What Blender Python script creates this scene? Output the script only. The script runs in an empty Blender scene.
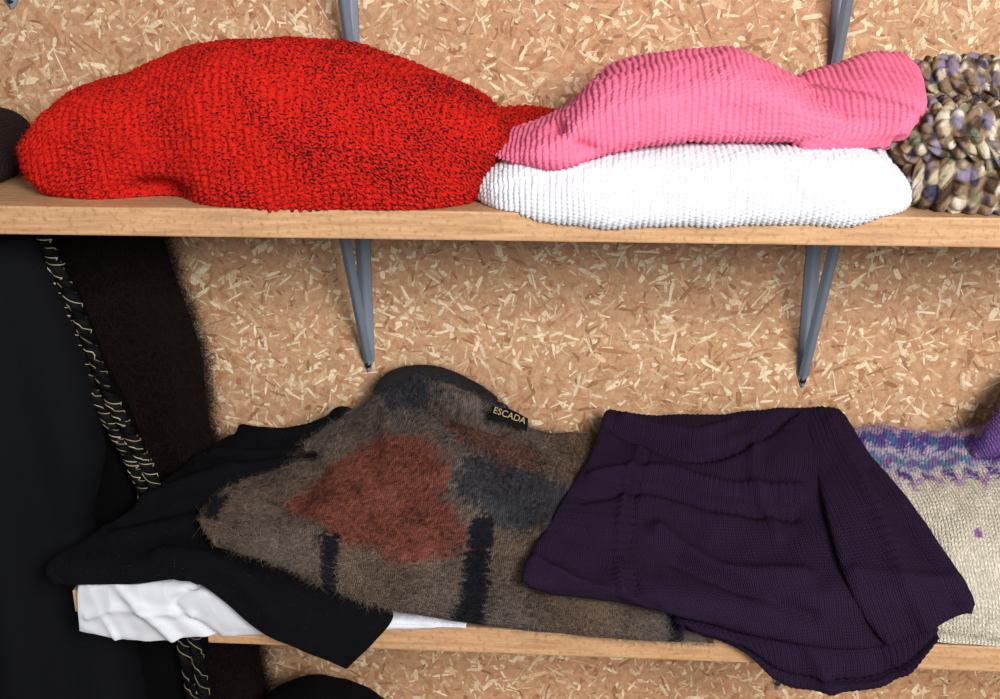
import bpy, math, random
import numpy as np
from mathutils import Vector, Matrix
random.seed(5); RNG=np.random.default_rng(7)
scene=bpy.context.scene
scene.view_settings.view_transform='Standard'
pi=math.pi

def lin(c):
    c=np.asarray(c,float)/255.0
    return np.where(c<=.04045,c/12.92,((c+.055)/1.055)**2.4)
def L4(c): return (*[float(v) for v in lin(c)],1.0)

# ---------------------------------------------------------------- camera
th,ph,ro=math.radians(20),math.radians(4.2),math.radians(0.3)
C=Vector((0,-1.5,1.583))
F=Vector((-math.sin(ph)*math.cos(th),math.cos(ph)*math.cos(th),-math.sin(th)))
R=Vector((math.cos(ph),math.sin(ph),0)); U=R.cross(F)
R2=R*math.cos(ro)-U*math.sin(ro); U2=U*math.cos(ro)+R*math.sin(ro)
cam=bpy.data.cameras.new('camera'); co=bpy.data.objects.new('camera',cam); scene.collection.objects.link(co)
cam.lens=43.2
M=Matrix((R2,U2,-F)).transposed().to_4x4(); M.translation=C; co.matrix_world=M
scene.camera=co

# ---------------------------------------------------------------- node helpers
class NT:
    def __init__(s,name):
        s.m=bpy.data.materials.new(name); s.m.use_nodes=True; s.t=s.m.node_tree
        s.b=s.t.nodes['Principled BSDF']
    def n(s,typ,**k):
        nd=s.t.nodes.new(typ)
        for a,b in k.items(): setattr(nd,a,b)
        return nd
    def link(s,a,b): s.t.links.new(a,b)
    def setin(s,sock,v):
        if isinstance(v,bpy.types.NodeSocket): s.link(v,sock)
        else: sock.default_value=v
    def math(s,op,a,b=None,c=None,clamp=False):
        nd=s.n('ShaderNodeMath',operation=op); nd.use_clamp=clamp
        s.setin(nd.inputs[0],a)
        if b is not None: s.setin(nd.inputs[1],b)
        if c is not None: s.setin(nd.inputs[2],c)
        return nd.outputs[0]
    def mix(s,f,a,b,blend='MIX'):
        nd=s.n('ShaderNodeMix',data_type='RGBA',blend_type=blend)
        s.setin(nd.inputs[0],f); s.setin(nd.inputs[6],a); s.setin(nd.inputs[7],b)
        return nd.outputs[2]
    def noise(s,vec,scale,detail=3,rough=.5):
        nd=s.n('ShaderNodeTexNoise'); nd.inputs['Scale'].default_value=scale
        nd.inputs['Detail'].default_value=detail; nd.inputs['Roughness'].default_value=rough
        if vec is not None: s.link(vec,nd.inputs['Vector'])
        return nd
    def ramp(s,f,stops):
        nd=s.n('ShaderNodeValToRGB'); r=nd.color_ramp
        while len(r.elements)>1: r.elements.remove(r.elements[-1])
        r.elements[0].position=stops[0][0]; r.elements[0].color=stops[0][1]
        for p,c in stops[1:]:
            e=r.elements.new(p); e.color=c
        s.link(f,nd.inputs[0]); return nd.outputs[0]
    def mapr(s,f,a,b,c=0,d=1):
        nd=s.n('ShaderNodeMapRange'); s.setin(nd.inputs[0],f)
        for i,v in enumerate((a,b,c,d)): nd.inputs[i+1].default_value=v
        return nd.outputs[0]

def knit_mat(name,col=None,sw=.007,sh=.005,bump=.6,dist=.0015,dark=.25,sheen=.0,var=.12,depth=.002,rough=.95,spec=.15,stitch=True,flecks=None):
    t=NT(name); uv=t.n('ShaderNodeUVMap',uv_map='UVMap').outputs[0]
    nz=t.noise(uv,60,2)
    sub=t.n('ShaderNodeVectorMath',operation='SUBTRACT'); t.link(nz.outputs['Color'],sub.inputs[0]); sub.inputs[1].default_value=(.5,.5,.5)
    sc=t.n('ShaderNodeVectorMath',operation='SCALE'); t.link(sub.outputs[0],sc.inputs[0]); sc.inputs['Scale'].default_value=dist*3
    ad=t.n('ShaderNodeVectorMath',operation='ADD'); t.link(uv,ad.inputs[0]); t.link(sc.outputs[0],ad.inputs[1])
    sp=t.n('ShaderNodeSeparateXYZ'); t.link(ad.outputs[0],sp.inputs[0])
    fine=t.noise(uv,1400,2)
    if stitch:
        u=t.math('MULTIPLY',sp.outputs[0],1/sw); v=t.math('MULTIPLY',sp.outputs[1],1/sh)
        a=t.math('FRACT',u)
        tri=t.math('ABSOLUTE',t.math('SUBTRACT',a,.5))
        b=t.math('FRACT',t.math('MULTIPLY',a,2))
        across=t.math('POWER',t.math('SINE',t.math('MULTIPLY',b,math.pi)),.6)
        phs=t.math('ADD',v,t.math('MULTIPLY',tri,-1.3))
        along=t.math('ABSOLUTE',t.math('SINE',t.math('MULTIPLY',phs,math.pi)))
        h=t.math('MULTIPLY',across,t.math('ADD',t.math('MULTIPLY',t.math('POWER',along,.6),.75),.25))
    else:
        h=t.noise(ad.outputs[0],420,2).outputs[0]
    hf=t.math('ADD',h,t.math('MULTIPLY',fine.outputs[0],.35))
    if col is None:
        base=t.n('ShaderNodeAttribute',attribute_name='Col').outputs['Color']
    else:
        rgb=t.n('ShaderNodeRGB'); rgb.outputs[0].default_value=L4(col); base=rgb.outputs[0]
    big=t.noise(uv,35,4)
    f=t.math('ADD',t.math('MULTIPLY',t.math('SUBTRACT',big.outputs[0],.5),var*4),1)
    f=t.math('MULTIPLY',f,t.math('ADD',t.math('MULTIPLY',h,dark),1-dark*.6))  # painted self-shadow: base colour darkened in the grooves of the yarn relief
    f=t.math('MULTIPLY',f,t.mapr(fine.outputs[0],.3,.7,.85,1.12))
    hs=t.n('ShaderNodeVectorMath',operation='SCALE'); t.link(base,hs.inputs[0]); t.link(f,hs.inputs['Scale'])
    c=hs.outputs[0]
    if flecks:   # second yarn colour twisted in; density grows towards +x of the cloth
        mp=t.n('ShaderNodeMapping'); mp.inputs['Scale'].default_value=(1,1.6,1); t.link(uv,mp.inputs[0])
        fn=t.noise(mp.outputs[0],flecks[1],1.5,.5); area=t.noise(uv,14,3)
        spu=t.n('ShaderNodeSeparateXYZ'); t.link(uv,spu.inputs[0])
        thr=t.math('ADD',fn.outputs[0],t.math('MULTIPLY',t.math('SUBTRACT',area.outputs[0],.5),.28))
        thr=t.math('ADD',thr,t.math('MULTIPLY',spu.outputs[0],flecks[3]))
        c=t.mix(t.mapr(thr,flecks[2],flecks[2]+.04),c,L4(flecks[0]))
    t.link(c,t.b.inputs['Base Color']); t.b.inputs['Roughness'].default_value=rough
    t.b.inputs['Sheen Weight'].default_value=sheen; t.b.inputs['Sheen Roughness'].default_value=.5
    t.b.inputs['Specular IOR Level'].default_value=spec
    bp=t.n('ShaderNodeBump'); bp.inputs['Strength'].default_value=bump; bp.inputs['Distance'].default_value=depth
    t.link(hf,bp.inputs['Height']); t.link(bp.outputs[0],t.b.inputs['Normal'])
    return t.m
def fuzz_mat(name):
    t=NT(name); a=t.n('ShaderNodeAttribute',attribute_name='Col')
    t.link(a.outputs['Color'],t.b.inputs['Base Color']); t.b.inputs['Roughness'].default_value=.8
    t.b.inputs['Specular IOR Level'].default_value=.1
    return t.m
FUZZ=fuzz_mat('wool_fibres')

# ---------------------------------------------------------------- geometry helpers
def cr(P,x):
    """Catmull-Rom sample of P (k,...) at parameters x in [0,k-1]"""
    P=np.asarray(P,float); k=len(P)
    E=np.concatenate([[2*P[0]-P[1]],P,[2*P[-1]-P[-2]]])
    i=np.clip(np.floor(x).astype(int),0,k-2); f=(x-i).reshape((-1,)+(1,)*(P.ndim-1))
    a,b,c,d=E[i],E[i+1],E[i+2],E[i+3]
    return .5*(2*b+(c-a)*f+(2*a-5*b+4*c-d)*f*f+(3*b-a-3*c+d)*f**3)
def normals(P):
    du=np.gradient(P,axis=1); dv=np.gradient(P,axis=0)
    n=np.cross(du,dv); l=np.linalg.norm(n,axis=-1,keepdims=True); return n/np.maximum(l,1e-9)
def sines(P,scale,seed,k=10):
    r=np.random.default_rng(seed); o=0
    for _ in range(k):
        d=r.normal(size=3); d/=np.linalg.norm(d); o=o+np.sin(P@d*(scale*r.uniform(.5,1.6))+r.uniform(0,6.28))
    return o/math.sqrt(k)
def ridge(P,N,rs):
    off=np.zeros(P.shape[:2])
    for pts,w,amp in rs:
        Q=cr(pts,np.linspace(0,len(pts)-1,36))
        d=np.full(P.shape[:2],81.)
        for i,q in enumerate(Q):
            e=P-q; d=np.minimum(d,np.einsum('ijk,ijk->ij',e,e))
        off+=amp*np.exp(-d/(w*w))
    return P+N*off[...,None]

class Mesh:
    def __init__(s): s.v=[];s.f=[];s.uv=[];s.c=[];s.m=[];s.n=0
    def grid(s,P,UV,col,mat=0,flip=False):
        r,c=P.shape[:2]; idx=np.arange(r*c).reshape(r,c)+s.n
        q=np.stack([idx[:-1,:-1],idx[:-1,1:],idx[1:,1:],idx[1:,:-1]],-1).reshape(-1,4)
        if flip: q=q[:,::-1]
        col=np.broadcast_to(np.asarray(col,float),(r,c,3))
        s.v.append(P.reshape(-1,3)); s.uv.append(UV.reshape(-1,2)); s.c.append(col.reshape(-1,3)); s.f.append(q)
        s.m.append(np.full(len(q),mat)); s.n+=r*c
    def fuzz(s,P,col,n,length,width,mat=1,seed=1,lift=.6,outward=1,tint=1.0,spread=(.6,1.7)):
        r=np.random.default_rng(seed); N=normals(P)*outward
        a=r.integers(0,P.shape[0]-1,n); b=r.integers(0,P.shape[1]-1,n)
        fa=r.random((n,1)); p=P[a,b]*(1-fa)+P[a+1,b+1]*fa; nn=N[a,b]
        cc=np.broadcast_to(np.asarray(col,float),P.shape)[a,b]*tint
        cc=np.clip(cc*r.uniform(spread[0],spread[1],(n,1)),0,1)
        d=r.normal(size=(n,3)); d-= (d*nn).sum(1,keepdims=True)*nn; d/=np.linalg.norm(d,axis=1,keepdims=True)
        bend=r.normal(size=(n,3))*.5; ln=length*r.uniform(.4,1.2,(n,1)); side=np.cross(d,nn)*width/2
        side+=nn*width*.3*r.normal(size=(n,1))
        pts=[]
        for k,t in enumerate((0,.33,.66,1.)):
            q=p+ln*(d*t+nn*(lift*t*(1.15-.8*t))+bend*t*t*.5)
            w=1-.75*t
            pts+= [q-side*w,q+side*w]
        V=np.stack(pts,1).reshape(-1,3); base=(np.arange(n)*8+s.n)[:,None]
        q=np.concatenate([base+np.array([0,1,3,2])+2*k for k in range(3)],0)
        s.v.append(V); s.uv.append(np.zeros((n*8,2))); s.c.append(np.repeat(cc,8,0)); s.f.append(q); s.m.append(np.full(len(q),mat)); s.n+=n*8
    def tris(s,V,Fq,col,mat=0):
        V=np.asarray(V,float); Fq=np.asarray(Fq)+s.n
        s.v.append(V); s.uv.append(V[:,[0,2]]); s.c.append(np.broadcast_to(np.asarray(col,float),V.shape)); s.f.append(Fq); s.m.append(np.full(len(Fq),mat)); s.n+=len(V)
    def build(s,name,mats,smooth=True,parent=None):
        V=np.concatenate(s.v); UV=np.concatenate(s.uv); Cc=np.concatenate(s.c)
        me=bpy.data.meshes.new(name)
        Fs=s.f; nf=sum(len(f) for f in Fs); loops=np.concatenate([f.reshape(-1) for f in Fs]).astype(np.int32)
        sizes=np.concatenate([np.full(len(f),f.shape[1]) for f in Fs]); starts=np.concatenate([[0],np.cumsum(sizes)[:-1]])
        me.vertices.add(len(V)); me.vertices.foreach_set('co',V.astype(np.float32).ravel())
        me.loops.add(len(loops)); me.loops.foreach_set('vertex_index',loops)
        me.polygons.add(nf); me.polygons.foreach_set('loop_start',starts.astype(np.int32))
        me.polygons.foreach_set('material_index',np.concatenate(s.m).astype(np.int32))
        me.polygons.foreach_set('use_smooth',np.full(nf,smooth))
        uvl=me.uv_layers.new(name='UVMap'); uvl.data.foreach_set('uv',UV[loops].astype(np.float32).ravel())
        ca=me.color_attributes.new('Col','FLOAT_COLOR','POINT')
        ca.data.foreach_set('color',np.concatenate([Cc,np.ones((len(Cc),1))],1).astype(np.float32).ravel())
        me.update(calc_edges=True); me.validate()
        for m in mats: me.materials.append(m)
        o=bpy.data.objects.new(name,me); scene.collection.objects.link(o)
        if parent: o.parent=parent
        return o

def arc(P,axis):
    d=np.linalg.norm(np.diff(P,axis=axis),axis=-1)
    return np.concatenate([np.zeros_like(np.take(d,[0],axis=axis)),np.cumsum(d,axis=axis)],axis=axis)

def net(mesh,rows,ys,base=None,thick=.014,step=.0035,r_edge=.014,ridges=(),wr=.002,wscale=40,seed=3,colf=None,col=(1,1,1),mat=0,fz=None,ymax=-.303,disp=None,lift=0):
    """rows back->front of (x_mm,z_mm[,y_m]); ys: y per row. Builds a cloth with volume"""
    G=np.array([[ (p[0]/1000, p[2] if len(p)>2 else y, (p[1]+lift)/1000) for p in row] for row,y in zip(rows,ys)])
    nr,nc=G.shape[:2]
    Lc=np.linalg.norm(np.diff(G,axis=1),axis=-1).sum(1).max(); Lr=np.linalg.norm(np.diff(G,axis=0),axis=-1).sum(0).max()
    A=int(Lr/step)+2; B=int(Lc/step)+2
    rr=np.linspace(0,nr-1,A); cc=np.linspace(0,nc-1,B)
    P=cr(G,rr); P=np.swapaxes(cr(np.swapaxes(P,0,1),cc),0,1)
    N=normals(P)
    if N[A//2,B//2,2]<0: N=-N; flip=True
    else: flip=False
    def surf(pt):
        c,r=pt; q=cr(cr(G,np.array([r])) [0],np.array([c]))[0]; return q
    P=ridge(P,N,[([surf(p) for p in pts],w,a) for pts,w,a in ridges])
    P=P+N*(wr*sines(P,wscale,seed))[...,None]+N*(wr*.35*sines(P,wscale*3.3,seed+1))[...,None]
    U_=arc(P,1); V_=arc(P,0)
    U0=U_-U_[:,B//2:B//2+1]; V0=V_-V_[A//2:A//2+1,:]
    UV=np.stack([U0,V0],-1)
    dist=np.minimum(np.minimum(U_,U_[:,-1:]-U_),np.minimum(V_,V_[-1:,:]-V_))
    w=np.sqrt(np.clip(1-(1-np.clip(dist/r_edge,0,1))**2,0,1))[...,None]
    if base is None: Bt=P-N*thick
    else:
        Bt=P.copy(); Bt[...,2]=np.minimum(base,P[...,2]-.004)
        over=P[...,1]<ymax
        Bt[over]=(P-N*thick*.8)[over]
    mid=(P+Bt)/2
    if base is not None: mid=P-N*thick/2
    T=mid+(P-mid)*w; Bt2=mid+(Bt-mid)*w
    RR,CC=np.meshgrid(rr,cc,indexing='ij')
    colr=colf(CC,RR,P) if colf else lin(col)
    if disp is not None: T=T+N*disp(UV)[...,None]
    mesh.grid(T,UV,colr,mat,flip=flip); mesh.grid(Bt2,UV,colr,mat,flip=not flip)
    if fz: mesh.fuzz(T,colr,fz[0],fz[1],fz[2],outward=-1 if flip else 1,seed=seed,**(fz[3] if len(fz)>3 else {}))
    return T,N

def loft(mesh,st,step=.004,e1=.75,e2=.7,eb=(.5,.35),pend=6,floor=None,ymax=-.302,ridges=(),dents=(),wr=.002,wscale=35,seed=3,col=(255,255,255),colf=None,mat=0,fz=None,disp=None):
    """st: list of (x,yfront,yback,zbot,ztop)"""
    S=np.array(st,float); x0,x1=S[0,0],S[-1,0]
    n=int((x1-x0)/step*1.25)+4
    s=np.linspace(0,1,n); s=(.5-.5*np.cos(s*math.pi))*.6+np.linspace(0,1,n)*.4
    x=x0+(x1-x0)*s
    def smooth(i):
        xi=np.linspace(x0,x1,400); y=np.interp(xi,S[:,0],S[:,i]); k=11; yp=np.pad(y,k,mode='edge'); y=np.convolve(yp,np.ones(2*k+1)/(2*k+1),'valid'); return np.interp(x,xi,y)
    yf,yb,zb,zt=[smooth(i) for i in (1,2,3,4)]
    e=np.clip(1-np.abs(2*s-1)**pend,0,1)**(1/2.2)
    per=2*((yb-yf).max()+(zt-zb).max()); m=int(per/step)
    aa=np.linspace(-math.pi,math.pi,2000)
    f=lambda t,p:np.sign(t)*np.abs(t)**p
    def sect(a):
        ca,sa=np.cos(a),np.sin(a)
        return f(ca,1)*np.abs(ca)**(np.where(sa<0,eb[0],e2)-1+1e-9), f(sa,1)*np.abs(sa+1e-9)**(np.where(sa<0,eb[1],e1)-1)
    cy_,cz_=sect(aa); ky=(yb-yf).mean()/2; kz=(zt-zb).mean()/2
    L=np.concatenate([[0],np.cumsum(np.hypot(np.diff(cy_)*ky,np.diff(cz_)*kz))]); a=np.interp(np.linspace(0,L[-1],m),L,aa)
    ka,sa_=sect(a)
    cy=(yf+yb)/2; cz=(zt+zb)/2
    Y=cy[None]-((yb-yf)/2*(.35+.65*e))[None]*ka[:,None]*np.minimum(1,e*3)[None]
    Z=cz[None]+((zt-zb)/2*e)[None]*sa_[:,None]
    P=np.stack([np.broadcast_to(x,Y.shape),Y,Z],-1)
    N=normals(P)
    i=int(np.argmin(np.abs(a-pi/2)))
    if N[i,n//2,2]<0: N=-N; flip=True
    else: flip=False
    P=ridge(P,N,ridges)
    for c,r,d in dents:
        w=np.exp(-(np.linalg.norm((P-np.array(c))/np.array(r),axis=-1))**2); P=P+w[...,None]*np.array(d)
    P=P+N*(wr*sines(P,wscale,seed)+wr*.4*sines(P,wscale*3,seed+1))[...,None]
    U_=arc(P,1); V_=arc(P,0); UV=np.stack([U_-U_[:,n//2:n//2+1],V_-V_[i:i+1]],-1)
    UV[...,0]=UV[...,0].mean(0)[None]
    colr=colf(UV,P) if colf else lin(col)
    if disp is not None: P=P+N*disp(UV)[...,None]
    if floor is not None:
        on=P[...,1]>ymax; P[...,2]=np.where(on,np.maximum(P[...,2],floor),P[...,2])
    mesh.grid(P,UV,colr,mat,flip=flip)
    if fz: mesh.fuzz(P,colr,fz[0],fz[1],fz[2],outward=-1 if flip else 1,seed=seed,**(fz[3] if len(fz)>3 else {}))
    return P

def tube(mesh,pts,step=.004,flat=1.0,wr=.0015,seed=4,col=(255,255,255),mat=0,fz=None,disp=None,colf=None,cap=5):
    G=np.array(pts,float); L=np.linalg.norm(np.diff(G[:,:3],axis=0),axis=1).sum(); n=max(12,int(L/step))
    Q=cr(G,np.linspace(0,len(G)-1,n)); s=np.linspace(-1,1,n); rad=Q[:,3]*np.clip(1-np.abs(s)**(cap*2),0,1)**.45
    T=np.gradient(Q[:,:3],axis=0); T/=np.linalg.norm(T,axis=1,keepdims=True)
    up=np.array([0,0,1.]); A=np.cross(T,up); bad=np.linalg.norm(A,axis=1)<.2; A[bad]=np.cross(T[bad],np.array([0,1.,0])); A/=np.linalg.norm(A,axis=1,keepdims=True); B=np.cross(A,T)
    m=max(12,int(2*math.pi*G[:,3].max()/step)); a=np.linspace(0,2*math.pi,m)
    P=Q[None,:,:3]+rad[None,:,None]*(np.cos(a)[:,None,None]*A[None]+flat*np.sin(a)[:,None,None]*B[None])
    N=normals(P); c0=P[:,n//2].mean(0); flip=False
    if ((P[0,n//2]-c0)*N[0,n//2]).sum()<0: N=-N; flip=True
    P=P+N*(wr*sines(P,50,seed))[...,None]
    UV=np.stack([arc(P,1),arc(P,0)],-1)
    if disp is not None: P=P+N*disp(UV)[...,None]
    colr=colf(UV,P) if colf else lin(col)
    mesh.grid(P,UV,colr,mat,flip=flip)
    if fz: mesh.fuzz(P,colr,fz[0],fz[1],fz[2],outward=-1 if flip else 1,seed=seed)

def uvn(UV,scale,seed): return sines(np.concatenate([UV,UV[...,:1]*0],-1),scale,seed,8)
def knit_disp(sw,sh,amp,warp=.0):
    def f(UV):
        u=(UV[...,0]+warp*uvn(UV,90,5))/sw; v=(UV[...,1]+warp*uvn(UV,90,6))/sh; a=u%1; b=(2*a)%1
        ac=np.abs(np.sin(np.pi*b))**.6; al=np.abs(np.sin(np.pi*(v-1.3*np.abs(a-.5))))**.6
        return amp*(ac*(.25+.75*al)-.5)
    return f
def rib_disp(sw,sh,amp,warp=.0006):
    def f(UV):
        u=(UV[...,0]+warp*uvn(UV,70,5))/sw; v=(UV[...,1]+warp*uvn(UV,70,6))/sh
        ac=np.abs(np.sin(np.pi*u))**.8; al=np.abs(np.sin(np.pi*(v+.5*np.floor(u))))**.8
        return amp*(ac*(.45+.55*al)-.5+.16*uvn(UV,800,9))
    return f

def bmbox(name,x0,x1,y0,y1,z0,z1,mat,bev=.0015):
    me=bpy.data.meshes.new(name)
    vs=[(x,y,z) for x in(x0,x1) for y in(y0,y1) for z in(z0,z1)]
    me.from_pydata(vs,[],[(0,1,3,2),(4,6,7,5),(0,4,5,1),(2,3,7,6),(0,2,6,4),(1,5,7,3)])
    me.materials.append(mat); o=bpy.data.objects.new(name,me); scene.collection.objects.link(o)
    if bev:
        b=o.modifiers.new('bevel','BEVEL'); b.width=bev; b.segments=2
    return o

# ---------------------------------------------------------------- wall (oriented strand board with real chips)
t=NT('strand_board_binder'); g=t.n('ShaderNodeTexCoord')
nz=t.noise(g.outputs['Object'],90,5,.7)
t.link(t.ramp(nz.outputs[0],[(.3,L4((160,114,80))),(.5,L4((188,144,108))),(.7,L4((206,166,128)))]),t.b.inputs['Base Color'])
t.b.inputs['Roughness'].default_value=.75; OSB=t.m
t=NT('wood_chip'); a=t.n('ShaderNodeAttribute',attribute_name='Col'); g=t.n('ShaderNodeTexCoord')
nz=t.noise(g.outputs['Object'],260,3,.6)
hs=t.n('ShaderNodeVectorMath',operation='SCALE'); t.link(a.outputs['Color'],hs.inputs[0]); t.link(t.mapr(nz.outputs[0],.3,.7,.80,1.15),hs.inputs['Scale'])
t.link(hs.outputs[0],t.b.inputs['Base Color']); t.b.inputs['Roughness'].default_value=.6; t.b.inputs['Specular IOR Level'].default_value=.3; CHIP=t.m
w=Mesh()
V=[(x,y,z) for x in(-2.2,2.2) for y in(0,.02) for z in(0,2.4)]
w.tris(V,[(0,1,3,2),(4,6,7,5),(0,4,5,1),(2,3,7,6),(0,2,6,4),(1,5,7,3)],(1,1,1),0)
n=74000
cx=RNG.uniform(-1.3,1.15,n); cz=RNG.uniform(.2,2.0,n); ang=RNG.uniform(0,math.pi,n)
ln=RNG.gamma(3.0,.0048,n)+.004; wd=RNG.gamma(3.0,.0011,n)+.0010; cls=RNG.random(n)
small=RNG.random(n)<.35; ln[small]*=.5
prof=np.array([(-1,-.2),(-.75,-1),(.6,-.8),(1,.15),(.7,.9),(-.6,.8)])
px=prof[None,:,0]*ln[:,None]/2*RNG.uniform(.7,1.15,(n,6)); pz=prof[None,:,1]*wd[:,None]/2*RNG.uniform(.4,1.4,(n,6))
ca,sa=np.cos(ang)[:,None],np.sin(ang)[:,None]
X=cx[:,None]+px*ca-pz*sa; Z=cz[:,None]+px*sa+pz*ca
Yy=-(RNG.uniform(.00005,.0009,n))[:,None]+np.zeros((n,6))+ (px*RNG.uniform(-.012,.012,n)[:,None])
pal=np.array([lin((228,206,172)),lin((210,176,138)),lin((190,148,110)),lin((162,116,80)),lin((182,132,96))])
pi_=np.searchsorted([.25,.52,.78,.89],cls)
cc=pal[pi_]*RNG.uniform(.84,1.12,(n,1))
w.v.append(np.stack([X,Yy,Z],-1).reshape(-1,3)); w.uv.append(np.zeros((n*6,2))); w.c.append(np.repeat(cc,6,0)); w.f.append(np.arange(n*6).reshape(n,6)+w.n); w.m.append(np.full(n,1)); w.n+=n*6
w.build('wall_back',[OSB,CHIP],smooth=False)

t=NT('floor_concrete'); g=t.n('ShaderNodeTexCoord'); nz=t.noise(g.outputs['Object'],8,6)
t.link(t.ramp(nz.outputs[0],[(.3,L4((120,112,104))),(.7,L4((150,142,132)))]),t.b.inputs['Base Color'])
bmbox('floor',-2.2,2.2,-2.6,.02,-.02,0,t.m,0)

# ---------------------------------------------------------------- shelves
t=NT('shelf_pine'); g=t.n('ShaderNodeTexCoord'); mp=t.n('ShaderNodeMapping'); mp.inputs['Scale'].default_value=(4,60,60); t.link(g.outputs['Object'],mp.inputs[0])
nz=t.noise(mp.outputs[0],3,6,.65); n2=t.noise(g.outputs['Object'],180,3)
c=t.ramp(nz.outputs[0],[(.3,L4((166,122,84))),(.5,L4((190,146,104))),(.7,L4((206,166,124)))])
c=t.mix(t.mapr(n2.outputs[0],.52,.7,0,.6),c,L4((150,106,70)))
t.link(c,t.b.inputs['Base Color']); t.b.inputs['Roughness'].default_value=.6
bp=t.n('ShaderNodeBump'); bp.inputs['Strength'].default_value=.3; bp.inputs['Distance'].default_value=.001; t.link(n2.outputs[0],bp.inputs['Height']); t.link(bp.outputs[0],t.b.inputs['Normal'])
WOOD=t.m
bmbox('wooden_shelf',-1.25,1.25,-.30,-.0015,1.264,1.295,WOOD,.002)
bmbox('wooden_shelf.001',-.44,1.25,-.30,-.0015,.764,.798,WOOD,.002)
bmbox('wooden_shelf.002',-1.25,1.25,-.30,-.0015,1.672,1.70,WOOD,.002)

# ---------------------------------------------------------------- brackets
t=NT('grey_painted_steel'); t.b.inputs['Base Color'].default_value=L4((122,132,146)); t.b.inputs['Metallic'].default_value=.1; t.b.inputs['Roughness'].default_value=.42
g=t.n('ShaderNodeTexCoord'); nz=t.noise(g.outputs['Object'],400,2); bp=t.n('ShaderNodeBump'); bp.inputs['Strength'].default_value=.08; bp.inputs['Distance'].default_value=.0005; t.link(nz.outputs[0],bp.inputs['Height']); t.link(bp.outputs[0],t.b.inputs['Normal'])
STEEL=t.m
t=NT('screw_metal'); t.b.inputs['Base Color'].default_value=L4((70,72,78)); t.b.inputs['Metallic'].default_value=.9; t.b.inputs['Roughness'].default_value=.35; SCREW=t.m
def bracket(x,ztop,zbot,reach=.235,rt=.125):
    m=Mesh(); H=ztop-zbot
    def strip(path,ws,nrm,tk):
        path=np.array(path,float); T=np.gradient(path,axis=0); T/=np.linalg.norm(T,axis=1,keepdims=True)
        X=np.array([1.,0,0]); prof=[(-1,0),(-.95,1),(-.55,1),(-.4,2.6),(0,3.1),(.4,2.6),(.55,1),(.95,1),(1,0),(0,-.2)]
        P=[]
        for a,b in prof+[prof[0]]:
            P.append(path+X*np.array(ws)[:,None]*a+np.cross(X,T)*nrm*b*tk)
        P=np.array(P); m.grid(P,P[...,[0,2]],(1,1,1),0)
    n=14; s=np.linspace(0,1,n)
    zz=zbot+H*s; ws=.0088*np.clip(1-(1-np.clip(s/.05,0,1))**2,0.05,1)**.5; ws=ws*(1+.15*s)
    strip(np.stack([np.full(n,x),np.full(n,-.0015),zz],-1),ws,1,.0014)
    yy=-reach*s; strip(np.stack([np.full(n,x),yy-.002,np.full(n,ztop-.002)],-1),.0095*np.ones(n),-1,.0012)
    s2=np.linspace(0,1,16); by=-.005-rt*s2; bz=zbot+.018+(H-.024)*s2
    strip(np.stack([np.full(16,x),by,bz],-1),.0064+.001*s2,1,.0012)
    o=m.build('shelf_bracket',[STEEL,SCREW])
    for zz in (zbot+.010,ztop-.02):
        bpy.ops.mesh.primitive_uv_sphere_add(segments=16,ring_count=8,radius=.0042,location=(x,-.0050,zz)); q=bpy.context.object; q.scale=(1,.45,1); q.name='screw'; q.data.materials.append(SCREW); q.parent=o
    return o
bracket(-.288,1.2635,1.001,rt=.135); bracket(.290,1.2635,.992,rt=.14)
bracket(-.29,1.6715,1.38); bracket(.295,1.6715,1.38)
bracket(-.325,.7635,.60,rt=.09); bracket(.292,.7635,.52)
bracket(-.715,1.60,1.474,rt=.02)

# ---------------------------------------------------------------- red sweater
def moss(UV):
    u=(UV[...,0]+.0012*uvn(UV,160,211))/.0088; v=(UV[...,1]+.0012*uvn(UV,160,212))/.0066
    return .0030*(np.abs(np.sin(np.pi*u))**.8*np.abs(np.sin(np.pi*(v+.5*np.floor(u))))**.8-.5+.26*uvn(UV,900,213))
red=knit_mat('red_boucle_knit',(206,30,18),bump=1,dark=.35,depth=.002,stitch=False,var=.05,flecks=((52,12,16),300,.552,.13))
m=Mesh()
loft(m,[(-.632,-.25,-.08,1.312,1.356),(-.60,-.27,-.06,1.285,1.392),(-.56,-.27,-.05,1.280,1.405),(-.526,-.275,-.05,1.280,1.412),(-.443,-.278,-.05,1.278,1.443),(-.396,-.297,-.05,1.272,1.454),(-.329,-.308,-.05,1.273,1.457),(-.262,-.310,-.05,1.274,1.450),(-.207,-.309,-.05,1.275,1.431),(-.163,-.304,-.05,1.278,1.414),(-.113,-.29,-.06,1.284,1.404),(-.085,-.27,-.08,1.300,1.392)],
     step=.0014,e1=.85,e2=.8,pend=9,floor=1.2955,wr=.0028,dents=[((-.455,-.285,1.30),(.035,.04,.016),(0,.040,.008)),((-.40,-.25,1.44),(.10,.08,.06),(0,0,.004)),((-.27,-.22,1.445),(.06,.1,.05),(0,0,.003))],
     ridges=[([(-.60,-.27,1.36),(-.5,-.29,1.335),(-.42,-.30,1.315)],.012,-.005),([(-.1,-.28,1.36),(-.2,-.29,1.385),(-.33,-.26,1.43)],.02,-.005)],
     fz=(22000,.005,.0004,dict(lift=.9,spread=(.3,1.0))),col=(206,30,18),disp=moss,seed=11)
loft(m,[(-.12,-.15,-.03,1.296,1.366),(-.07,-.15,-.03,1.296,1.368),(-.03,-.13,-.03,1.296,1.362),(-.02,-.12,-.04,1.31,1.35)],step=.002,floor=1.2955,col=(206,30,18),disp=moss,seed=12,fz=(2500,.005,.0004))
m.build('red_folded_sweater',[red,FUZZ])

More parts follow.
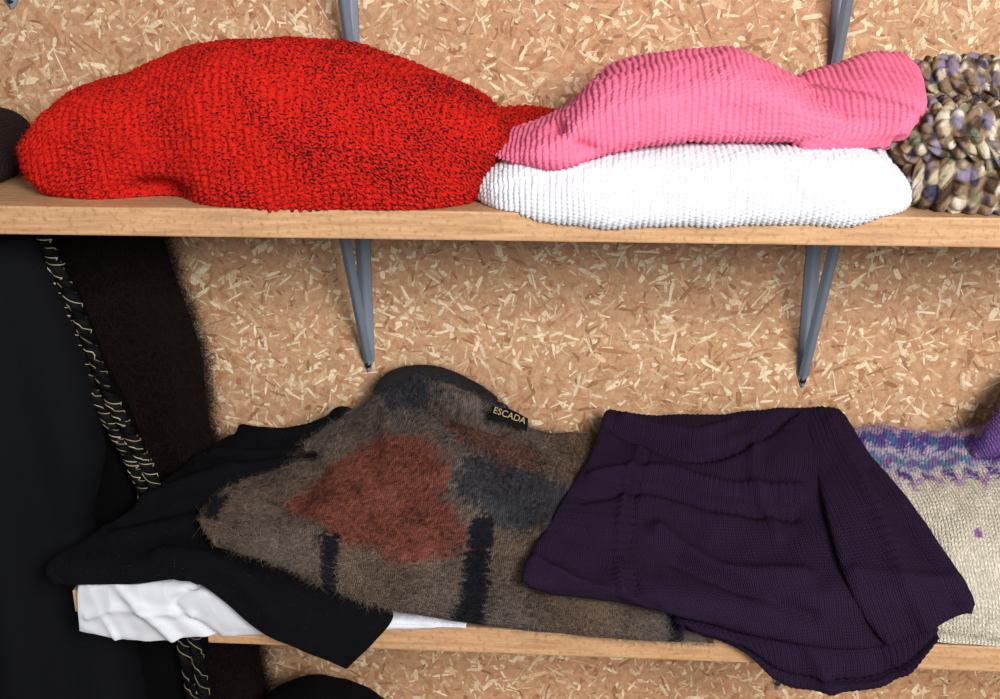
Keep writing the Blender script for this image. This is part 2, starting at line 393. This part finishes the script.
# ---------------------------------------------------------------- white + pink sweaters
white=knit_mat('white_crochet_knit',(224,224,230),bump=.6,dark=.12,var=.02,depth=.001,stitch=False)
m=Mesh()
loft(m,[(-.117,-.30,-.08,1.284,1.332),(-.09,-.310,-.07,1.277,1.345),(-.05,-.312,-.07,1.273,1.354),(.03,-.316,-.06,1.272,1.362),(.12,-.318,-.06,1.272,1.366),(.22,-.318,-.06,1.273,1.370),(.28,-.315,-.07,1.274,1.374),(.315,-.31,-.08,1.278,1.352),(.338,-.30,-.10,1.284,1.328)],
     step=.0012,e1=.8,e2=.62,eb=(.45,.5),pend=8,floor=1.2955,wr=.0030,disp=rib_disp(.0060,.0044,.0024,.0012),ridges=[([(-.1,-.3,1.325),(.05,-.315,1.338),(.2,-.315,1.335)],.006,-.004),([(.25,-.31,1.37),(.3,-.31,1.35),(.325,-.3,1.32)],.01,.004),([(-.09,-.30,1.32),(-.06,-.31,1.335),(-.03,-.31,1.35)],.005,-.004)],seed=21,col=(226,226,232))
m.build('white_folded_sweater',[white])
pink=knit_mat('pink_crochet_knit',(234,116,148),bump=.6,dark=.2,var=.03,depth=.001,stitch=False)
m=Mesh(); PD=rib_disp(.0066,.0048,.0029,.0012)
loft(m,[(-.100,-.29,-.12,1.338,1.350),(-.08,-.30,-.10,1.336,1.360),(-.05,-.305,-.09,1.336,1.372),(-.02,-.305,-.08,1.339,1.386),(.0,-.30,-.08,1.345,1.408),(.03,-.30,-.07,1.352,1.428),(.067,-.30,-.07,1.356,1.438),(.10,-.30,-.07,1.358,1.442),(.152,-.30,-.07,1.359,1.448),(.19,-.30,-.07,1.360,1.432),(.228,-.295,-.08,1.362,1.412),(.27,-.29,-.09,1.364,1.40),(.305,-.27,-.11,1.366,1.390)],
     step=.0012,e1=.85,e2=.72,wr=.0028,disp=PD,ridges=[([(-.04,-.25,1.385),(-.02,-.29,1.37),(.02,-.305,1.355),(.05,-.30,1.357)],.007,-.010),([(-.06,-.30,1.352),(-.02,-.305,1.352),(.02,-.305,1.352)],.008,.005),([(.0,-.2,1.41),(.08,-.25,1.41),(.2,-.28,1.40)],.012,.004),([(.16,-.12,1.44),(.2,-.2,1.42),(.26,-.26,1.39)],.010,-.006),([(.03,-.2,1.42),(.09,-.28,1.41),(.16,-.3,1.39)],.02,-.005)],seed=31)
net(m,[[(205,1375),(250,1385),(300,1395),(340,1400)],
       [(210,1408),(255,1422),(305,1437),(347,1436)],
       [(205,1404),(255,1417),(308,1430),(353,1424)],
       [(205,1392),(258,1398),(308,1404),(344,1400)],
       [(205,1375),(256,1377),(300,1382),(320,1384)],
       [(215,1366),(255,1364),(285,1366),(298,1370)]],[-.10,-.14,-.19,-.25,-.284,-.292],step=.0013,thick=.026,r_edge=.016,wr=.002,seed=33,disp=PD,ridges=[([(0,1.2),(1,2.2),(2,2.9),(3,3.2)],.010,-.005),([(0.5,3.6),(1.6,3.8),(2.4,4.4)],.008,.004)])
m.build('pink_folded_sweater',[pink])

# ---------------------------------------------------------------- chunky multicolour knit
def scarfcol(UV,P):
    a=sines(P,230,51); b=sines(P,300,52); c=sines(P,150,53)
    cols=lin((132,108,84))*np.ones(P.shape)
    def put(k,cc,s=1.0):
        k=np.clip(k,0,1)[...,None]*s; cols[...]=cols*(1-k)+lin(cc)*k
    put((a-.3)*3,(186,170,144)); put((b-.6)*4,(66,62,78)); put((c-.6)*4,(134,122,142)); put((-a-.5)*3,(78,58,44)); put((-b-.9)*4,(206,196,178)); put((-c-.9)*4,(118,120,96))
    return np.clip(cols,0,1)
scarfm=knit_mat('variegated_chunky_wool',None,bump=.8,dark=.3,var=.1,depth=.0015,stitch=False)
m=Mesh(); SD=knit_disp(.030,.014,.009)
loft(m,[(.306,-.27,-.12,1.30,1.355),(.325,-.285,-.10,1.286,1.385),(.35,-.29,-.08,1.283,1.400),(.41,-.295,-.07,1.282,1.398),(.48,-.295,-.07,1.282,1.40),(.60,-.28,-.07,1.282,1.40),(.66,-.26,-.1,1.30,1.37)],step=.0016,e1=.85,e2=.8,floor=1.2955,colf=scarfcol,disp=SD,wr=.002,seed=41,fz=(6000,.006,.0004))
tube(m,[(.345,-.13,1.385,.02),(.365,-.15,1.405,.026),(.40,-.17,1.412,.028),(.45,-.17,1.408,.028),(.55,-.17,1.40,.026)],step=.0016,colf=scarfcol,disp=SD,seed=42)
tube(m,[(.318,-.24,1.345,.018),(.35,-.275,1.372,.022),(.39,-.285,1.375,.024),(.43,-.287,1.35,.024),(.44,-.285,1.32,.02)],step=.0016,colf=scarfcol,disp=SD,seed=43)
m.build('chunky_multicolour_scarf',[scarfm,FUZZ])

m=Mesh(); bm_=knit_mat('dark_brown_knit',(40,30,28),sw=.009,sh=.007,bump=1)
loft(m,[(-.90,-.27,-.05,1.29,1.38),(-.80,-.28,-.04,1.286,1.39),(-.70,-.26,-.04,1.286,1.365),(-.655,-.22,-.06,1.29,1.335)],floor=1.2955,col=(40,30,28),fz=(6000,.008,.0003,dict(spread=(.5,1.1))),seed=45)
m.build('brown_folded_sweater',[bm_,FUZZ])

# ---------------------------------------------------------------- lower shelf: paper over cardboard
t=NT('white_tissue_paper'); t.b.inputs['Base Color'].default_value=L4((206,207,214)); t.b.inputs['Roughness'].default_value=.6
g=t.n('ShaderNodeTexCoord'); vo=t.n('ShaderNodeTexVoronoi'); vo.inputs['Scale'].default_value=22; t.link(g.outputs['Object'],vo.inputs['Vector'])
bp=t.n('ShaderNodeBump'); bp.inputs['Strength'].default_value=.7; bp.inputs['Distance'].default_value=.008; t.link(vo.outputs[0],bp.inputs['Height']); t.link(bp.outputs[0],t.b.inputs['Normal']); PAPER=t.m
t=NT('brown_cardboard'); g=t.n('ShaderNodeTexCoord'); nz=t.noise(g.outputs['Object'],300,2)
t.link(t.ramp(nz.outputs[0],[(.3,L4((180,142,98))),(.7,L4((206,170,124)))]),t.b.inputs['Base Color']); CARD=t.m
m=Mesh()
net(m,[[(-580,832),(-520,832),(-440,832),(-340,822),(-240,812),(-120,804)],
       [(-583,838),(-530,840),(-450,838),(-350,826),(-240,812),(-124,806)],
       [(-588,841),(-547,845),(-450,842),(-350,826),(-223,811),(-128,809)],
       [(-591,815),(-540,812),(-455,818),(-360,804),(-226,803),(-129,804)],
       [(-594,778),(-519,768),(-450,776),(-366,785),(-223,797),(-130,801)]],[-.17,-.24,-.298,-.308,-.307],thick=.0012,r_edge=.001,wr=.0013,wscale=70,step=.004,
    ridges=[([(1,2),(1.4,3.2),(1.6,4)],.006,.008),([(2,2),(1.8,3),(2.3,4)],.005,-.006),([(.3,2),(.6,4)],.004,.005),([(.2,3.4),(1,3.0),(2,3.3)],.005,.004)],seed=61)
net(m,[[(-604,850),(-590,860),(-570,858)],[(-603,866),(-588,872),(-568,868)],[(-600,882),(-588,890),(-560,890)]],[-.12,-.11,-.10],thick=.001,r_edge=.001,seed=62,wr=.0008)
pp=m.build('white_tissue_paper_sheet',[PAPER])
cb=bmbox('cardboard_box_lid',-.600,-.34,-.297,-.175,.799,.828,CARD,.001)

# ---------------------------------------------------------------- black folded garment
BK=(11,11,14)
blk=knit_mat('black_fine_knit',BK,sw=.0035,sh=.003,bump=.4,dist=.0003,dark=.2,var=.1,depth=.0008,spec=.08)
m=Mesh()
net(m,[[(-455,880),(-420,885),(-372,900),(-311,925),(-265,920)],
       [(-472,924),(-424,937),(-372,946),(-311,968),(-265,950)],
       [(-508,921),(-455,928),(-396,930),(-330,930),(-266,920)],
       [(-551,901),(-480,910),(-404,903),(-329,895),(-256,880)],
       [(-593,880),(-512,886),(-426,886),(-342,865),(-247,835)],
       [(-627,866),(-529,873),(-427,881),(-335,848,-.312),(-213,820,-.305)],
       [(-618,850),(-518,856),(-440,862),(-350,825,-.328),(-235,790,-.330)],
       [(-600,846),(-518,850),(-446,858),(-366,802,-.333),(-268,751,-.330)]],[-.045,-.06,-.13,-.20,-.26,-.30,-.316,-.318],
    thick=.014,r_edge=.010,wr=.003,seed=71,ridges=[([(.2,3),(1,2.6),(2,2.2),(3,2)],.012,.010),([(.3,3.6),(1,3.4),(2,3.1)],.010,-.007),([(.5,4),(1.5,3.6),(2.3,3.6)],.014,.008),([(.6,1.2),(1.5,1.4),(2.6,1.3)],.006,.010),([(.5,1.8),(1.5,1.9),(2.5,1.8)],.006,.008),([(.5,2.2),(1.5,2.4)],.005,.006),([(1.4,5),(2.2,5.2),(3,6)],.012,.008)],
    col=BK,fz=(900,.007,.0002,dict(tint=6)))
net(m,[[(-455,850),(-400,860),(-330,870),(-265,870)],[(-520,850),(-440,860),(-360,865),(-265,870)],[(-575,852),(-480,858),(-380,850),(-270,830)],[(-600,846),(-500,848),(-400,838),(-290,815)]],[-.06,-.14,-.22,-.295],base=.834,thick=.02,r_edge=.012,seed=72,col=BK)
net(m,[[(-335,950),(-318,962),(-300,960)],[(-338,958),(-320,972),(-296,968)],[(-335,945),(-318,955),(-298,950)]],[-.045,-.06,-.085],thick=.014,seed=73,col=BK)
m.build('black_folded_cardigan',[blk,FUZZ])

# ---------------------------------------------------------------- mohair sweater
def inpoly(x,y,poly):
    ins=np.zeros(x.shape,bool); n=len(poly)
    for i in range(n):
        x1,y1=poly[i]; x2,y2=poly[(i+1)%n]
        c=((y1>y)!=(y2>y))&(x<(x2-x1)*(y-y1)/(y2-y1+1e-9)+x1); ins^=c
    return ins
def mohcol(CC,RR,P):
    r=np.random.default_rng(9); sh=CC.shape
    j=lambda a:r.normal(size=sh)*a
    wob=sines(P,70,91); wob2=sines(P,70,92)
    cc=CC+j(.06)+.07*wob; rr=RR+j(.09)+.08*wob2
    base=lin((86,76,70))*np.ones(sh+(3,))
    streak=r.normal(size=sh)
    tone=np.clip(1+.38*streak+.18*sines(P,90,93),.3,2.0)[...,None]
    warm=np.clip(sines(P,22,95)*.5+.4,0,1)[...,None]
    base=base*(1-warm)+lin((90,72,58))*warm
    rust=inpoly(cc,rr,[(.95,2.9),(1.3,2.3),(1.45,1.6),(2.0,1.4),(2.7,1.5),(3.0,2.0),(2.9,2.6),(3.35,3.2),(3.3,3.8),(2.6,4.3),(2.4,3.9),(2.0,4.1),(1.7,3.5),(1.3,3.4)])
    rust2=inpoly(cc,rr,[(2.9,1.0),(3.9,.9),(4.5,1.5),(4.1,1.9),(3.2,1.7)])
    navy=inpoly(cc,rr,[(3.2,1.8),(4.0,1.9),(4.9,2.0),(4.7,3.0),(4.0,3.2),(3.6,3.0),(3.1,2.4)])|inpoly(cc,rr,[(1.6,-1),(4.4,-1),(4.2,.5),(3.0,.3),(2.4,.9),(1.9,.8)])
    c2=CC+j(.02); st=((np.abs(c2-1.82)<.12)&(RR>3.8+.1*streak))|((np.abs(c2-3.52)<.14)&(RR>2.9+.1*streak))|((np.abs(c2-6.2)<.15)&(rr>3.4))|((np.abs(c2-.15)<.10)&(rr<4)&(rr>2.8))
    base[rust]=lin((106,58,46)); base[rust2]=lin((90,62,54)); base[navy]=lin((50,49,54)); base[st]=lin((20,20,26))
    return np.clip(base*tone,0.001,1)
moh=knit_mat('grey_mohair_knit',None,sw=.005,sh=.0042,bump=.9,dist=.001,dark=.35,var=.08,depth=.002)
m=Mesh()
T,N=net(m,[[(-370,860),(-320,900),(-255,950),(-185,965),(-120,935),(-60,890),(20,885),(129,885)],
       [(-377,918),(-314,957),(-245,1000),(-185,1008),(-107,976),(-54,945),(25,940),(129,930)],
       [(-405,920),(-335,947),(-249,978),(-172,987),(-90,954),(-26,935),(50,925),(138,912)],
       [(-430,918),(-349,926),(-260,943),(-160,953),(-74,935),(0,914),(74,895),(147,882)],
       [(-446,922),(-360,913),(-269,914),(-166,908),(-70,896),(13,878),(84,862),(156,850)],
       [(-440,925),(-360,904),(-272,892),(-173,876),(-68,862),(25,848),(95,836),(158,828)],
       [(-420,914),(-350,890),(-273,864),(-177,848),(-67,832),(32,819),(101,812),(158,808)],
       [(-408,906),(-340,876),(-275,838),(-196,816),(-67,800),(38,793),(102,790),(159,789)]],[-.035,-.05,-.11,-.17,-.23,-.28,-.303,-.308],
    base=None,thick=.02,step=.0026,r_edge=.014,wr=.0028,seed=81,colf=lambda CC,RR,P:mohcol(CC,RR-1,P),
    ridges=[([(2.1,1.1),(2.6,1.6),(3.2,1.9),(3.9,1.8)],.010,-.012),([(2.3,1.0),(2.9,1.35),(3.5,1.5)],.008,.008),([(2.0,1.3),(2.5,2.2),(3.0,3.0)],.012,.008),([(1.7,1.6),(1.9,2.5),(2.2,3.3)],.010,-.008),([(4.0,1.3),(4.3,2.2),(4.9,3.2)],.014,.009),([(1,2.3),(1.3,3.2),(1.2,4.2)],.014,-.008),([(3.4,3.5),(4.5,4.0),(5.4,4.3)],.016,.008),([(.2,3.6),(1,4.2),(1.8,5)],.01,.007)],
    fz=(42000,.012,.00018,dict(lift=.85,tint=1.2,spread=(.5,2.2))))
net(m,[[(-300,900),(-200,930),(-80,880),(30,880),(130,880)],[(-320,900),(-200,930),(-80,890),(30,880),(135,870)],[(-310,860),(-200,870),(-80,860),(30,850),(140,835)],[(-280,825),(-190,810),(-70,802),(30,800),(145,800)]],[-.05,-.13,-.22,-.290],base=.799,thick=.02,seed=82,col=(60,50,44))
tube(m,[(-.270,-.055,.985,.010),(-.245,-.045,1.006,.014),(-.20,-.04,1.012,.014),(-.15,-.045,.998,.011),(-.11,-.06,.981,.010)],col=(44,41,42),fz=(2500,.012,.0002),seed=84)
mo=m.build('mohair_folded_sweater',[moh,FUZZ])
t=NT('label_satin'); t.b.inputs['Base Color'].default_value=L4((12,11,12)); t.b.inputs['Roughness'].default_value=.8; t.b.inputs['Specular IOR Level'].default_value=.1; LB=t.m
t=NT('label_gold_thread'); t.b.inputs['Base Color'].default_value=L4((158,132,86)); t.b.inputs['Roughness'].default_value=.6; LG=t.m
lb=Mesh(); net(lb,[[(-113,998),(-90,995),(-67,983)],[(-114,991),(-90,988),(-67,976)],[(-114,984),(-90,981),(-68,969)]],[-.107,-.112,-.118],thick=.002,r_edge=.001,wr=.0003,step=.003)
lo=lb.build('sewn_label',[LB],parent=mo)
cu=bpy.data.curves.new('label_text','FONT'); cu.body='ESCADA'; cu.size=.0115; cu.align_x='CENTER'; cu.align_y='CENTER'; cu.extrude=.0002; cu.materials.append(LG)
to=bpy.data.objects.new('label_text',cu); scene.collection.objects.link(to); to.location=(-.09,-.1165,.990); to.rotation_euler=(math.radians(62),math.radians(20),0); to.parent=mo

# ---------------------------------------------------------------- purple sweater
PU=(42,28,50)
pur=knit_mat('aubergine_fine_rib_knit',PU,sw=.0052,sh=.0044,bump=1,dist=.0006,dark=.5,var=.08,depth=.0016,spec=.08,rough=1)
def mkrib(amp,p=.0064):
    return lambda UV: amp*np.abs(np.sin(np.pi*(UV[...,0]+.0006*uvn(UV,60,7))/p))*(.75+.25*np.abs(np.sin(np.pi*UV[...,1]/.005)))
ribs=mkrib(.0009)
m=Mesh()
net(m,[[(25,915),(103,915),(174,920),(244,925),(315,930)],
       [(31,972),(103,964),(174,966),(244,975),(318,982)],
       [(12,943),(87,943),(168,939),(260,950),(328,962)],
       [(-21,920),(60,913),(156,905),(261,918),(350,928)],
       [(-51,896),(48,880),(163,871),(270,882),(365,895)],
       [(-63,882),(47,869),(171,856),(285,860),(385,872)],
       [(-58,872),(50,862),(176,840),(300,832),(392,850)],
       [(-31,864),(69,850),(182,822),(320,803),(398,838)]],[-.03,-.04,-.12,-.20,-.27,-.31,-.322,-.326],
    thick=.016,step=.0018,r_edge=.010,wr=.0036,wscale=38,seed=101,disp=ribs,
    ridges=[([(.2,1.5),(.9,1.75),(1.6,2.0),(2.4,1.8),(3.3,1.2)],.009,-.012),([(.4,1.3),(1.0,1.5),(1.7,1.6),(2.3,1.4)],.008,.011),([(.3,2.6),(1.2,2.3),(2.0,2.5),(3.0,2.7)],.010,.012),([(.3,3.0),(1.2,2.7),(2.0,2.9),(2.9,3.1)],.008,-.009),([(.8,1.9),(.9,3),(1.0,5),(1.1,6.6)],.006,.007),([(.95,1.9),(1.05,3),(1.15,5),(1.25,6.6)],.005,-.005),([(1.4,3.4),(2.0,4.1),(2.8,4.3)],.012,.012),([(1.6,3.9),(2.2,4.7),(2.7,5.6)],.010,-.010),([(.1,4.6),(.5,5.2),(.8,6.0)],.010,.011),([(.4,5.3),(.75,6.2),(1,7)],.006,-.008),([(2.6,1.6),(2.5,2.4),(2.7,3.4)],.008,.007)],
    col=PU)
net(m,[[(296,962),(316,970),(334,966)],
       [(286,968),(314,978),(333,980)],
       [(284,950),(318,962),(352,960)],
       [(287,924),(335,936),(384,934)],
       [(292,898),(350,906),(412,902)],
       [(302,870),(366,884),(430,882)],
       [(318,842),(376,862),(434,870)],
       [(345,808),(388,832),(426,862)]],[-.045,-.06,-.12,-.20,-.27,-.31,-.328,-.334],
    thick=.012,lift=4,step=.0018,r_edge=.008,wr=.0026,wscale=45,seed=105,disp=mkrib(.0011),ridges=[([(1,1.5),(1.1,3),(.9,5),(1,7)],.010,.006),([(1.5,2.5),(1.5,4),(1.6,6)],.008,-.006),([(.2,4.6),(.9,5.0),(1.8,4.9)],.008,.006)],col=PU)
net(m,[[(100,900),(170,900),(240,905),(300,910),(330,905)],[(100,890),(170,890),(240,890),(300,900),(345,900)],[(105,862),(165,855),(240,855),(310,862),(370,868)],[(110,832),(165,822),(235,818),(320,818),(392,842)],[(118,828),(180,808),(242,790),(340,788),(400,832)],[(127,822),(191,789),(248,745),(358,755),(404,818)]],[-.05,-.15,-.24,-.298,-.320,-.322],
    base=.799,thick=.014,step=.002,r_edge=.008,wr=.0028,seed=102,disp=mkrib(.0022,.0075),ridges=[([(2.1,3),(2.3,4),(2.4,5)],.008,.007),([(3,3),(3.1,5)],.01,-.006),([(1,4.55),(2,4.6),(3,4.55),(4,4.55)],.004,-.006)],col=PU)
m.build('purple_folded_sweater',[pur])

# ---------------------------------------------------------------- cream fair isle sweater
def creamcol(CC,RR,P):
    sh=CC.shape; RR=RR-1; x=P[...,0]; zz=.16*(np.abs((x/.026)%1-.5)*2)+.08*sines(P,60,111); r0=np.random.default_rng(3); r=RR+zz+.05*r0.normal(size=sh)
    c=lin((216,206,188))*np.ones(sh+(3,))
    ch=((x/.026+.1*sines(P,90,5))%1)
    def band(a,b,col,mod=None):
        k=(r>a)&(r<b)
        if mod is not None: k&=mod
        c[k]=lin(col)
    band(-9,.12,(132,110,130)); band(.12,.36,(172,150,170)); band(.36,.66,(88,68,136)); band(.46,.58,(66,116,158),ch<.5)
    band(.66,.80,(186,170,190)); band(.80,1.06,(88,124,156)); band(.86,1.0,(138,90,156),ch>.5); band(1.06,1.2,(192,178,194)); band(1.2,1.44,(98,72,144),ch<.6); band(1.44,1.6,(182,146,186),ch>.45)
    for px,pr in((.455,2.6),(.52,2.2),(.40,3.2),(.56,3.3),(.49,3.4)): c[((x-px)**2+((RR-pr)*.06)**2)<.005**2]=lin((150,90,160))
    return np.clip(c*(1+.10*r0.normal(size=sh))[...,None],0,1)
crm=knit_mat('cream_fair_isle_mohair',None,sw=.008,sh=.0062,bump=.9,dark=.35,var=.05,depth=.0025)
m=Mesh()
net(m,[[(290,890),(343,890),(387,895),(451,895),(519,900),(607,900),(700,900)],
       [(290,940),(343,946),(387,950),(451,949),(519,961),(607,980),(700,980)],
       [(290,925),(335,930),(377,938),(431,939),(503,945),(596,958),(700,955)],
       [(290,905),(332,910),(377,918),(435,925),(492,927),(583,930),(700,930)],
       [(300,875),(342,880),(386,890),(430,898),(486,894),(574,891),(700,888)],
       [(310,845),(361,850),(394,853),(438,855),(493,852),(580,849),(700,849)],
       [(320,808),(367,809),(401,807),(446,804),(501,803),(589,802),(700,802)]],[-.03,-.04,-.12,-.20,-.27,-.297,-.299],
    base=.799,thick=.02,step=.003,wr=.0034,seed=112,colf=creamcol,fz=(26000,.011,.00022,dict(lift=.8)))
def lil(UV,P):
    c=lin((108,78,138))*np.ones(P.shape); c[sines(P,150,121)>.6]=lin((80,58,128)); c[sines(P,150,122)>1]=lin((180,142,180)); return c
tube(m,[(.485,-.10,.945,.010),(.515,-.10,.965,.02),(.545,-.09,1.00,.026),(.585,-.07,1.035,.03),(.65,-.08,1.01,.03),(.69,-.09,.97,.02)],colf=lil,fz=(3000,.010,.0003),seed=113)
m.build('cream_fair_isle_sweater',[crm,FUZZ])

# ---------------------------------------------------------------- hanging clothes at the left
def hang(name,prof,mats,col,folds=9,amp=.008,seed=1,fz=None,step=.006,extra=None):
    S=np.array(prof,float)[::-1]; z=np.linspace(S[0,0],S[-1,0],int((S[-1,0]-S[0,0])/step))
    xl,xr,yf,yb=[np.interp(z,S[:,0],S[:,i]) for i in(1,2,3,4)]
    a=np.linspace(-pi,pi,260); f=lambda t,p:np.sign(t)*np.abs(t)**p
    top=np.clip((S[-1,0]-z)/.05,0.02,1)**.5
    X=(xl+xr)[:,None]/2+(xr-xl)[:,None]/2*f(np.cos(a),.6)[None]
    ym=(yf+yb)/2; Y=ym[:,None]+((yb-yf)/2*top)[:,None]*f(np.sin(a),.75)[None]
    P=np.stack([X,Y,np.broadcast_to(z[:,None],X.shape)],-1); N=normals(P)
    if N[len(z)//2,65,1]>0: N=-N; flip=True
    else: flip=False
    k=amp*np.sin(X*folds*2*pi/.35+seed+1.2*sines(P*np.array([0,0,1]),5,seed))*np.clip((S[-1,0]-z)/.3,.15,1)[:,None]
    P=P+N*(k+.0015*sines(P,40,seed))[...,None]
    m=Mesh(); UV=np.stack([arc(P,1),arc(P,0)],-1); m.grid(P,UV,lin(col),0,flip=flip)
    if fz: m.fuzz(P,lin(col),fz[0],fz[1],fz[2],seed=seed,outward=-1 if flip else 1,**(fz[3] if len(fz)>3 else {}))
    if extra: extra(m)
    return m.build(name,mats)
coatm=knit_mat('black_coat_cloth',(14,15,19),sw=.002,sh=.002,bump=.2,dark=.1,var=.06,depth=.0005,spec=.1)
jackm=knit_mat('charcoal_jacket_cloth',(8,7,8),sw=.003,sh=.003,bump=.3,dark=.1,depth=.0006,spec=.05)
brm=knit_mat('dark_brown_mohair',(20,13,12),sw=.006,sh=.005,bump=.6,dark=.3,spec=.05)
hang('black_hanging_coat',[(1.260,-.90,-.645,-.20,-.14),(1.23,-.93,-.637,-.235,-.12),(1.15,-.94,-.618,-.245,-.12),(1.05,-.95,-.602,-.25,-.12),(.95,-.95,-.605,-.25,-.12),(.86,-.95,-.622,-.25,-.12),(.70,-.96,-.60,-.25,-.12),(.30,-.97,-.58,-.25,-.12)],[coatm,FUZZ],(14,15,19),folds=3,amp=.014,seed=4,fz=(700,.006,.0002,dict(tint=4)))
def trim(m):
    pts=[(-.650,-.165,1.255),(-.639,-.178,1.222),(-.612,-.181,1.147),(-.587,-.181,1.044),(-.563,-.181,.978),(-.545,-.175,.920),(-.53,-.168,.80),(-.515,-.166,.673),(-.508,-.166,.50),(-.505,-.166,.35)]
    K=2600; Q0=cr(np.array(pts),np.linspace(0,len(pts)-1,K))
    r=np.random.default_rng(2)
    for side,ph0 in ((-.0085,0),(.0085,1.3)):
        Q=Q0+np.array([side,0,0]); s=np.linspace(0,1,K)*170
        wob=np.interp(np.linspace(0,1,K),np.linspace(0,1,200),r.normal(size=200))
        for k,(c,rr) in enumerate([((14,12,13),.0046),((14,12,13),.0046),((150,136,108),.0006),((14,12,13),.0046),((168,158,134),.0006)]):
            thin=rr<.002; off=.0042 if not thin else .0080
            a=s+ph0+k*2*pi/5+(1 if thin else 0)*wob*.7
            offv=off*(1+.12*wob*(1 if thin else 0))
            Qk=Q+np.stack([np.cos(a)*offv,np.sin(a)*offv,np.zeros_like(a)],-1)
            T_=np.gradient(Qk,axis=0); T_/=np.linalg.norm(T_,axis=1,keepdims=True); A=np.cross(T_,np.array([0,1.,0])); A/=np.linalg.norm(A,axis=1,keepdims=True)+1e-9; B=np.cross(A,T_)
            an=np.linspace(0,2*pi,7); P=Qk[None]+rr*(np.cos(an)[:,None,None]*A[None]+np.sin(an)[:,None,None]*B[None])
            cv=lin(c)[None,None]*np.clip(.75+.5*wob,.1,1.3)[None,:,None]*np.ones((7,1,1))
            m.grid(P,P[...,[0,2]],cv,1)
hang('dark_hanging_jacket',[(1.260,-.88,-.665,-.17,-.13),(1.222,-.90,-.645,-.165,-.11),(1.147,-.92,-.618,-.165,-.11),(1.044,-.92,-.592,-.165,-.11),(.978,-.92,-.568,-.165,-.105),(.92,-.92,-.55,-.163,-.105),(.80,-.92,-.535,-.16,-.105),(.673,-.92,-.52,-.16,-.105),(.35,-.92,-.51,-.16,-.10)],[jackm,FUZZ],(8,7,8),folds=4,amp=.003,seed=6,extra=trim)
hang('brown_hanging_mohair_sweater',[(1.260,-.86,-.56,-.08,-.04),(1.197,-.88,-.537,-.10,-.015),(1.10,-.88,-.515,-.10,-.012),(1.035,-.88,-.500,-.10,-.012),(.936,-.88,-.495,-.095,-.012),(.80,-.88,-.480,-.095,-.012),(.739,-.88,-.476,-.095,-.012),(.61,-.88,-.458,-.095,-.012),(.40,-.88,-.445,-.095,-.012)],[brm,FUZZ],(20,13,12),folds=4,amp=.004,seed=8,fz=(60000,.034,.0003,dict(lift=.8,tint=1.7)))

bpy.ops.mesh.primitive_cylinder_add(vertices=24,radius=.0125,depth=.62,location=(-.93,-.14,1.2505),rotation=(0,pi/2,0)); q=bpy.context.object; q.name='clothes_rail'; q.data.materials.append(STEEL)

# ---------------------------------------------------------------- dark clothes stacked below
bmbox('wooden_shelf.003',-1.25,1.25,-.30,-.0015,.33,.36,WOOD,.002)
m=Mesh()
loft(m,[(-.46,-.24,-.05,.361,.54),(-.42,-.24,-.05,.361,.565),(-.39,-.25,-.05,.361,.582),(-.355,-.25,-.05,.361,.590),(-.32,-.25,-.05,.361,.580),(-.29,-.25,-.05,.361,.560),(-.24,-.25,-.05,.361,.53)],floor=.3605,seed=131,col=BK)
m.build('black_folded_jumper',[blk])

# ---------------------------------------------------------------- light
wd=bpy.data.worlds.new('world'); scene.world=wd; wd.use_nodes=True
bg=wd.node_tree.nodes['Background']; bg.inputs[0].default_value=(.92,.96,1,1); bg.inputs[1].default_value=.40
def area(n,loc,tgt,size,e,c):
    l=bpy.data.lights.new(n,'AREA'); l.energy=e; l.size=size; l.color=c; o=bpy.data.objects.new(n,l); scene.collection.objects.link(o)
    o.location=loc; o.rotation_euler=(Vector(tgt)-Vector(loc)).to_track_quat('-Z','Y').to_euler()
area('window_daylight',(.95,-2.5,2.28),(0,-.1,1.12),.85,98,(1,.99,.97))
